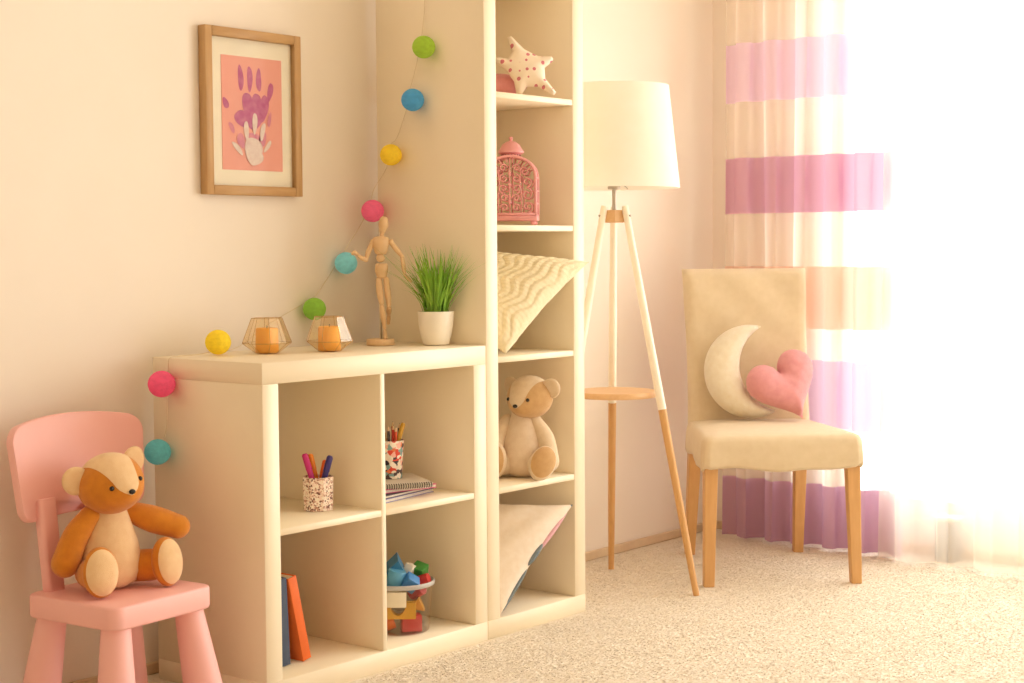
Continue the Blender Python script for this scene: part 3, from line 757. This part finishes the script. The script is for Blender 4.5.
for sy in (-1, 1):
    def fr(b):
        b.tube([(x, sy * HD, z) for x, z in ARCH], .0042, 8); b.tube([(-HW, sy * HD, .03), (HW, sy * HD, .03)], .0042, 8)
    face = sub('arched_frame', M_LP, la, fr)
    def scrolls(b):
        def spiral(cx, cz, r, a0, turns, dirn, k=20):
            return [(cx + r * (1 - .72 * i / k) * CO(a0 + dirn * turns * 2 * PI * i / k), sy * HD, cz + r * (1 - .72 * i / k) * S(a0 + dirn * turns * 2 * PI * i / k)) for i in range(k + 1)]
        for s in (-1, 1):
            for cx, cz, r, a0, t, d in ((.048, .050, .016, -PI / 2, 1.2, 1), (.046, .085, .017, PI / 2, 1.2, -1), (.047, .118, .014, -PI / 2, 1.2, 1), (.040, .146, .013, PI, 1.2, -1),
                                        (.016, .048, .011, 0, 1.1, 1), (.016, .074, .011, PI, 1.2, -1), (.018, .100, .013, -PI / 2, 1.2, 1), (.017, .128, .012, PI / 2, 1.2, -1), (.018, .157, .011, PI, 1.2, -1)):
                q = spiral(cx, cz, r, a0, t, d); b.tube([(s * p[0], p[1], p[2]) for p in q], .0024, 5)
            b.tube([(s * .031, sy * HD, .03), (s * .033, sy * HD, .07), (s * .028, sy * HD, .11), (s * .032, sy * HD, .16)], .002, 5)
            for k in range(4):
                an = R(28 + 18 * k); b.tube([(s * (HW - .002) * CO(an), sy * HD, .131 + .054 * S(an)), (s * (HW - .018) * CO(an), sy * HD, .131 + .040 * S(an))], .0022, 5)
        b.tube([(0, sy * HD, .03), (0, sy * HD, .185)], .0022, 5)
        for z in (.062, .11, .142): b.ell((0, sy * HD, z), (.005, .003, .007), nu=8, nv=6)
    sub('scrollwork', M_LP, face, scrolls)
for sx in (-1, 1):
    def side(b):
        for yy in (-HD, 0, HD): b.tube([(sx * HW, yy, .026), (sx * HW, yy, .131)], .0035 if yy else .002, 6)
        for z in (.028, .06, .095, .131): b.tube([(sx * HW, -HD, z), (sx * HW, HD, z)], .0026, 6)
    sub('side_grille', M_LP, la, side)
def roof(b):
    rows = [[(x, y, z) for y in (-HD, -HD * .5, 0, HD * .5, HD)] for x, z in ARCH[4:-4]]
    rows2 = [[(x * .965, y, z - .003) for y in (-HD, -HD * .5, 0, HD * .5, HD)] for x, z in ARCH[4:-4]]
    b.grid(rows); b.grid(rows2)
sub('curved_roof', M_LP, la, roof)
sub('dome_lid', M_LP, la, lambda b: b.lathe([(.026, .187), (.026, .196), (.030, .196), (.036, .200), (.036, .204), (.031, .210), (.024, .223), (.012, .231), (.004, .233), (.004, .237), (.006, .240), (.004, .244), (0, .245)], 28, cap1=False), angle=50)
def slots(b):
    for k in range(18):
        a = 2 * PI * k / 18; b.box((.0245, -.0018, .189), (.0275, .0018, .195), 0, M=Matrix.Rotation(a, 4, 'Z'))
sub('collar_slots', mat('slot_shadow', '7A3B3C', .7), la, slots, smooth=False)

# ------------------------------------------------------------------ square cushions squeezed into cubes
def squeeze(name, A, B_, C, D, thick, m, parent, n=44, relief=None, pull=.05, fl=0):
    A, B_, C, D = map(Vector, (A, B_, C, D)); front = []; back = []; uv = []
    nrm0 = (B_ - A).cross(D - A).normalized()
    for side in (1, -1):
        for i in range(n + 1):
            row = []
            for j in range(n + 1):
                u, v = j / n, i / n
                uu = u + pull * (1 - 2 * u) * (4 * v * (1 - v)) * .9; vv = v + pull * (1 - 2 * v) * (4 * u * (1 - u)) * .9
                p = A * (1 - uu) * (1 - vv) + B_ * uu * (1 - vv) + C * uu * vv + D * (1 - uu) * vv
                nr = ((B_ - A) * (1 - vv) + (C - D) * vv).cross((D - A) * (1 - uu) + (C - B_) * uu).normalized()
                e = max(0, (1 - (2 * u - 1) ** 4) * (1 - (2 * v - 1) ** 4)) ** .6
                h = thick * e
                if relief and 0 < i < n and 0 < j < n: h += relief(u, v) * min(1, e * 3)
                q = p + side * nr * h
                if q.y > -.004: q.x = min(max(q.x, .8435), 1.1775); q.z = min(max(q.z, fl + .001), fl + .335)
                row.append(q); uv.append((u, v))
            (front if side > 0 else back).append(row)
    f = MB(); f.grid(front); f.uv = uv[:len(uv) // 2]; of = f.build(name + '_front', m[0], parent)
    g = MB(); g.grid(back); g.uv = uv[:len(uv) // 2]; og = g.build(name + '_back', m[1], parent)
    return front
zc = FLOORS[2]
kn = empty('knit_cushion', (0, 0, 0), label='cream cable knit cushion wedged in a cube and poking out past the tall shelf', cat='cushion')
M_KNIT = cushion_mat('cream_knit', 'F2E6C6', 'E8DAB4', 420, .5)
def cable(u, v):
    w = v * 13 + .35 * S(u * 2 * PI * 3.2) + .22 * S(u * 13 + v * 9)
    return .0075 * abs(S(PI * w)) ** .7 - .002 + .0012 * S(u * 160)
squeeze('cushion', (.882, .008, zc + .006), (1.205, -.035, zc + .250), (.93, .24, zc + .30), (.865, .30, zc + .15), .058, (M_KNIT, M_KNIT), kn, 90, cable, .04, zc)
lc = empty('linen_cushion', (0, 0, 0), label='pale linen cushion with grey and pink back edge in the bottom tall cube', cat='cushion')
M_LIN = cushion_mat('pale_linen', 'F4E8DA', 'EDDECC', 1000, .3); M_LBACK = mat('patchwork_back', 'B98F9A', .85, '70808A', 9, .05, .2, 800)
squeeze('cushion', (.850, .006, .056), (1.163, -.006, .318), (.93, .27, .335), (.86, .32, .17), .034, (M_LIN, M_LBACK), lc, 50, lambda u, v: .004 * S(9 * u + 14 * v) * S(5 * v), .03, TF)

def band(name, m, u0, u1, w, off):
    A, B_ = Vector((.850, .004, .054)), Vector((1.163, -.008, .316)); n = 14; rows = []
    dn = Vector((.60, .1, -.72)).normalized()
    for k in range(n + 1):
        u = u0 + (u1 - u0) * k / n; e = math.sqrt(max(0.02, 1 - (2 * k / n - 1) ** 2))
        c = A.lerp(B_, u) + Vector((0, .012, 0)) + dn * (off + .016 * 4 * u * (1 - u) * -.6)
        rows.append([c + dn * w * e * CO(a) * .5 + Vector((0, 1, 0)) * .010 * e * S(a) for a in [2 * PI * q / 10 for q in range(10)]])
    sub(name, m, lc, lambda b: b.grid(rows, closed_u=True))
M_SLATE = mat('slate_cloth', '7D878C', .85, '6C777E', 40); M_ROSE = mat('rose_cloth', 'D9A9B0', .85, 'CF9DA6', 40)
band('slate_edge', M_SLATE, .0, .40, .012, .004)
band('slate_edge', M_SLATE, .42, .62, .016, .0)
band('rose_edge', M_ROSE, .56, .95, .017, .004)

# ------------------------------------------------------------------ floor lamp
lp = empty('tripod_lamp', (1.553, .125, 0), label='tripod floor lamp with white drum shade and round wooden tray', cat='lamp')
HUBZ = 1.142; FA = [R(-81.5), R(38.5), R(158.5)]
M_SHADE = mat('white_shade_fabric', 'FFFCF6', .8, 'FDF9F1', trans=.35)
def shade(b):
    rows = []
    for r, z in ((.199, 1.226), (.2, 1.2265), (.166, 1.535), (.164, 1.535), (.197, 1.2275), (.197, 1.226)):
        rows.append([(r * CO(2 * PI * k / 64), r * S(2 * PI * k / 64), z) for k in range(64)])
    b.grid(rows, closed_u=True)
sub('shade', M_SHADE, lp, shade, angle=40)
def spider(b):
    for k in range(3): b.tube([(.0, 0, 1.262), (.196 * CO(k * 2.094 + .4), .196 * S(k * 2.094 + .4), 1.232)], .0018, 6)
sub('shade_spider', M_CHROME, lp, spider)
sub('stem', M_CHROME, lp, lambda b: b.lathe([(0, 1.15), (.0065, 1.15), (.0065, 1.222), (.02, 1.224), (.02, 1.232), (.016, 1.236), (.016, 1.275), (0, 1.275)], 20, cap0=False, cap1=False), angle=40)
sub('bulb', mat('frosted_bulb', 'FFFAF0', .3), lp, lambda b: b.lathe([(.012, 1.275), (.016, 1.29), (.029, 1.325), (.03, 1.345), (.022, 1.365), (.0, 1.373)], 20, cap0=False, cap1=False))
def hub(b):
    n = 6; pr = lambda r, z: [(r * CO(R(-21.5 + 60 * k)), r * S(R(-21.5 + 60 * k)), z) for k in range(n)]
    b.grid([pr(.030, 1.122), pr(.035, 1.124), pr(.030, 1.158), pr(.028, 1.16)], closed_u=True); b.f += [tuple(reversed(range(n))), tuple(18 + k for k in range(n))]
sub('hub', M_BEECHX, lp, hub, smooth=False)
for k, a in enumerate(FA):
    top = Vector((.036 * CO(a), .036 * S(a), 1.172)); foot = Vector((.272 * CO(a), .272 * S(a), .0))
    L_ = lambda t: top.lerp(foot, t)
    lg = sub('leg', M_BEECH, lp, lambda b: b.tube([L_(.525), L_(.8), L_(.97), L_(1)], [.0128, .0115, .0098, .0095], 16), angle=60)
    sub('painted_upper', M_WHITE, lg, lambda b: b.tube([L_(0), L_(.01), L_(.3), L_(.525)], [.009, .0105, .0125, .0132], 16), angle=60)
    sp_ = L_(.505); d = Vector((CO(a), S(a), 0))
    sub('screw', M_CHROME, lg, lambda b: b.tube([L_(.025) + d * .008, L_(.025) + d * .0135], .0035, 8))
sub('tray', M_BEECHX, lp, lambda b: b.lathe([(0, .590), (.126, .590), (.1275, .592), (.1275, .606), (.126, .608), (0, .608)], 56, cap0=False, cap1=False), angle=40)

# ------------------------------------------------------------------ books
def book(loc, rz, lean, th, dep, h, m, label):
    o = empty('book', loc, rz, label=label, cat='book', group='books in the bottom cube'); o.rotation_euler = (0, lean, rz)
    sub('cover', m, o, lambda b: (b.box((0, 0, 0), (.002, dep, h), .0005), b.box((th - .002, 0, 0), (th, dep, h), .0005), b.box((0, -.002, 0), (th, .002, h), .0012, 2)))
    sub('pages', mat('book_pages', 'EFE3CC', .8, 'DDCDB0', 300, .4), o, lambda b: b.box((.002, .002, .003), (th - .002, dep - .004, h - .003), 0), smooth=False)
    return o
book((.112, .085, .0515), R(0), R(-2.5), .040, .15, .212, mat('navy_cloth', '4A556B', .7, '414B60', 40, bump=.2), 'navy blue book standing at the side of the cube')
book((.192, .083, .0515), R(0), R(-12.5), .027, .15, .214, mat('orange_cloth', 'E8702A', .6, 'DE6622', 40), 'orange book leaning on the navy one')

# ------------------------------------------------------------------ pen cups
def voro_mat(name, scale, cols, stretch=(1, 1, 1), metric='EUCLIDEAN'):
    m = bpy.data.materials.new(name); m.use_nodes = True; N = m.node_tree.nodes; L = m.node_tree.links; p = N['Principled BSDF']; p.inputs['Roughness'].default_value = .6
    tc = N.new('ShaderNodeTexCoord'); mpn = N.new('ShaderNodeMapping'); mpn.inputs['Scale'].default_value = stretch; L.new(tc.outputs['Object'], mpn.inputs[0])
    v = N.new('ShaderNodeTexVoronoi'); v.inputs['Scale'].default_value = scale; v.distance = metric; L.new(mpn.outputs[0], v.inputs['Vector'])
    sp = N.new('ShaderNodeSeparateColor'); L.new(v.outputs['Color'], sp.inputs[0])
    cr = N.new('ShaderNodeValToRGB'); cr.color_ramp.interpolation = 'CONSTANT'; e = cr.color_ramp.elements
    for i, c in enumerate(cols):
        k = e[i] if i < 2 else e.new(i / len(cols)); k.position = i / len(cols); k.color = (*lin(c), 1)
    L.new(sp.outputs[0], cr.inputs[0]); L.new(cr.outputs[0], p.inputs['Base Color']); return m
def cup(loc, rz, m, label, r0, r1, h, seg, grp='pen cups in the cubes'):
    o = empty('pen_cup', loc, rz, label=label, cat='pen cup', group=grp)
    sub('cup_wall', m, o, lambda b: b.lathe([(0, 0), (r0 - .001, 0), (r0, .001), (r1, h), (r1 - .003, h), (r0 - .003, .004), (0, .004)], seg, cap0=False, cap1=False), smooth=seg > 12, angle=40)
    return o
c1 = Vector((.298, .131, FLOORS[1] + .001))
cup(c1, R(20), voro_mat('speckled_print', 260, ['F6EADC', 'B98A78', 'F4DCD0', '7A5148', 'EED4C8', 'F8EEE2', 'D0AA98', 'F6EADC']), 'speckled pink pen cup holding felt pens on the cube board', .038, .040, .083, 8)
def pen(base, d, length, r, c, label, grp):
    o = empty('felt_pen', base, 0, label=label, cat='pen', group=grp); A = aim(d); m = mat('pen_' + c, c, .4)
    sub('barrel', m, o, lambda b: b.lathe([(0, 0), (r, .001), (r, length * .70)], 14, A, cap0=False), angle=40)
    sub('cap', mat('pencap_' + c, c, .35), o, lambda b: b.lathe([(r * 1.12, length * .70), (r * 1.12, length * .97), (r * .7, length), (0, length)], 14, A, cap1=False), angle=40)
def vd(x, d, z): return Vector((RT.x * x + FW.x * d, RT.y * x + FW.y * d, z))
for x, c, lb, ln, x0, dpth in ((-.105, 'C4247A', 'magenta felt pen leaning left in the speckled cup', .140, .006, -.012), (-.085, 'F08A1E', 'amber orange felt pen behind the magenta pen', .134, .008, .012), (.085, 'E8641E', 'red orange felt pen standing in the speckled cup', .118, -.008, .012), (.105, '3A2F7A', 'indigo felt pen leaning right in the speckled cup', .134, -.004, -.012)):
    pen(c1 + vd(x0, dpth, .006), vd(x * .8, 0, .3), ln, .0072, c, lb, 'felt pens in the speckled cup')
# notebooks
nbz = FLOORS[1] + .0005
def notebook(x1, y0, w, d, h, z, rz, m, label, name='notebook', spiral=False):
    o = empty(name, (x1, y0, z), rz, label=label, cat='notebook', group='stack of notebooks under the patterned cup')
    sub('cover', m, o, lambda b: (b.box((-w, 0, h - .0015), (0, d, h), 0), b.box((-w, 0, 0), (0, d, .0015), 0)), smooth=False)
    sub('pages', mat('paper_' + label[:6], 'E9E0D2', .8, 'D5C9B8', 400, .4), o, lambda b: b.box((-w + .002, .002, .0015), (-.002, d - .002, h - .0015), 0), smooth=False)
    if spiral:
        def rings(b):
            for k in range(24):
                xx = -.006 - k * (w - .012) / 23
                b.tube([(xx, .004 + .006 * CO(a), h / 2 + (h / 2 + .0015) * S(a)) for a in [R(30 * q) for q in range(13)]], .0011, 5)
        sub('spiral_binding', M_BLACK, o, rings)
    return o
M_NBG = mat('grey_grid_cover', 'D8CDBE', .7); 
notebook(.690, .100, .25, .17, .010, nbz, R(9), mat('lavender_cover', '8E86B5', .5), 'lavender notebook at the bottom of the stack')
notebook(.690, .094, .25, .17, .008, nbz + .0105, R(7), mat('dark_cover', '3B2A3A', .5), 'dark plum notebook second from the bottom of the stack')
notebook(.655, .058, .21, .17, .010, nbz + .019, R(-12), mat('pink_cover', 'D6457F', .5), 'hot pink notebook under the spiral notebook')
notebook(.610, .028, .155, .205, .010, nbz + .0295, R(-31), M_NBG, 'grey spiral notebook on top of the stack', spiral=True)
c2 = Vector((.6055, .176, nbz + .0405))
cup(c2, 0, voro_mat('triangle_print', 85, ['F2E6D6', 'D8452E', '2E2A33', 'F2E6D6', 'E07A4A', '7FA3A0', 'F0B8A8', '4A3A3A', 'E9DCC8'], metric='MANHATTAN'), 'cup with red, black and cream triangle print on the notebooks', .030, .036, .100, 28)
def pencil(base, d, length, c, label):
    o = empty('pencil', base, 0, label=label, cat='pencil', group='pencils in the triangle print cup'); A = aim(d)
    sub('shaft', mat('pencil_' + c, c, .5), o, lambda b: b.lathe([(0, 0), (.0038, 0), (.0038, length - .014)], 6, A, cap0=False), smooth=False)
    sub('sharpened_tip', M_MANN, o, lambda b: b.lathe([(.0038, length - .014), (.0012, length - .003)], 8, A), smooth=False)
    sub('lead', M_BLACK, o, lambda b: b.lathe([(.0012, length - .003), (0, length)], 8, A), smooth=False)
for x, dd, c, lb, ln in ((-.012, .004, 'C8963C', 'ochre pencil in the patterned cup', .128), (-.003, -.006, '3A2C28', 'dark brown pencil in the patterned cup', .134), (.006, .002, 'D8402C', 'red pencil in the patterned cup', .136), (.012, -.004, 'E0562E', 'orange red pencil in the patterned cup', .132), (.018, .006, '2E2622', 'black pencil in the patterned cup', .140), (.004, .014, 'B8452C', 'brick red pencil in the patterned cup', .143)):
    pencil(c2 + vd(x * .8, dd, .005), vd(x * .6, dd * .5, .15), ln, c, lb)
pen(c2 + vd(-.008, .0, .005), vd(.040, .004, .13), .146, .0056, 'C99A2E', 'thick golden pen leaning right in the patterned cup', 'pencils in the triangle print cup')

# ------------------------------------------------------------------ toy bucket
bk = Vector((.582, .125, TF + .001))
bo = empty('toy_bucket', bk, 0, label='clear plastic bucket full of toy blocks in the bottom cube', cat='bucket')
M_PL = glassy('clear_plastic', (.93, .92, .92), .03, .2)
sub('bucket_wall', M_PL, bo, lambda b: b.lathe([(0, .0), (.074, .0), (.076, .002), (.0865, .125), (.0855, .125), (.075, .003), (0, .003)], 48, cap0=False, cap1=False), angle=40)
sub('rim', mat('milky_plastic', 'D9D5D2', .3, trans=.3), bo, lambda b: b.lathe([(.086, .119), (.0905, .121), (.0915, .129), (.0885, .132), (.086, .130), (.086, .119)], 48, cap0=False, cap1=False), angle=60)
sub('label_card', mat('cream_label', 'EADFC8', .6), bo, lambda b: b.grid([[((.0766 + .0845 * (z / 1.0)) * CO(a), (.0766 + .0845 * z) * S(a), .003 + z) for a in [R(192 + 42 * k / 12) for k in range(13)]] for z in (.072, .09, .112)]))
def block(kind, loc, rot, size, c, label):
    o = empty('toy_block', loc, 0, label=label, cat='toy block', group='toy blocks in the clear bucket'); o.rotation_euler = [R(a) for a in rot]
    m = mat('block_' + c, c, .4); x, y, z = size
    def prism(b):
        b.add([(-x, -y, -z), (x, -y, -z), (0, -y, z), (-x, y, -z), (x, y, -z), (0, y, z)], [(0, 1, 2), (3, 5, 4), (0, 3, 4, 1), (1, 4, 5, 2), (2, 5, 3, 0)])
    def archb(b):
        P = [(-x, -z), (-x * .45, -z)] + [(-x * .45 * CO(R(a)), -z + x * .45 * S(R(a)) * 1.6) for a in range(15, 180, 15)] + [(x * .45, -z), (x, -z), (x, z), (-x, z)]
        n = len(P); b.add([(p[0], -y, p[1]) for p in P] + [(p[0], y, p[1]) for p in P], [tuple(range(n)), tuple(reversed(range(n, 2 * n)))] + [(i, (i + 1) % n, n + (i + 1) % n, n + i) for i in range(n)])
    f = {'box': lambda b: b.box((-x, -y, -z), (x, y, z), .002, 2), 'cyl': lambda b: b.lathe([(0, -z), (x * .94, -z), (x, -z + .002), (x, z - .002), (x * .94, z), (0, z)], 28, cap0=False, cap1=False), 'roof': prism, 'arch': archb}[kind]
    sub('block_body', m, o, f, angle=40)
def bp(px, d, z): return bk + vd(px, d, z)
HK = R(0)
block('roof', bp(-.008, -.016, .176), (18, 8, -40), (.030, .024, .022), '3E7FA8', 'steel blue roof block on top of the heap')
block('cyl', bp(-.008, -.040, .142), (14, 4, 0), (.023, .023, .024), '5FA5CB', 'sky blue cylinder block on the heap')
block('box', bp(.030, -.044, .132), (28, 34, -30), (.018, .018, .018), '4E8FD0', 'bright blue cube block tipped at the rim')
block('box', bp(.024, .006, .152), (20, 12, 20), (.016, .012, .02), 'EFE6D6', 'white block sticking up behind the blue cube')
block('box', bp(.050, .020, .148), (16, -20, 10), (.018, .018, .02), '3F8A3A', 'dark green cube block at the heap side')
block('cyl', bp(.060, -.006, .130), (70, 10, 20), (.015, .015, .018), 'C8322F', 'dark red cylinder block at the rim')
block('box', bp(-.046, .010, .148), (30, 10, 12), (.02, .02, .02), '4C9A4A', 'light green block at the left of the heap')
block('arch', bp(-.002, -.052, .062), (180, 0, -50), (.046, .013, .021), 'F2B51F', 'long yellow arch block against the bucket wall')
block('roof', bp(.046, -.006, .072), (0, 12, -50), (.022, .02, .015), 'EFB040', 'yellow roof block beside the arch block')
block('box', bp(.030, -.030, .025), (0, 0, -38), (.026, .02, .021), 'D8423F', 'red block lying on the bucket bottom')
block('cyl', bp(-.032, -.036, .027), (0, 72, -40), (.022, .022, .018), 'EE7A2C', 'orange cylinder block lying on the bucket bottom')
block('cyl', bp(.044, .004, .100), (62, 0, 10), (.017, .017, .02), 'D23F4A', 'crimson cylinder block in the upper bucket')
block('box', bp(-.03, .02, .085), (0, 10, 20), (.025, .025, .03), 'E9D9B8', 'cream block in the middle of the bucket')
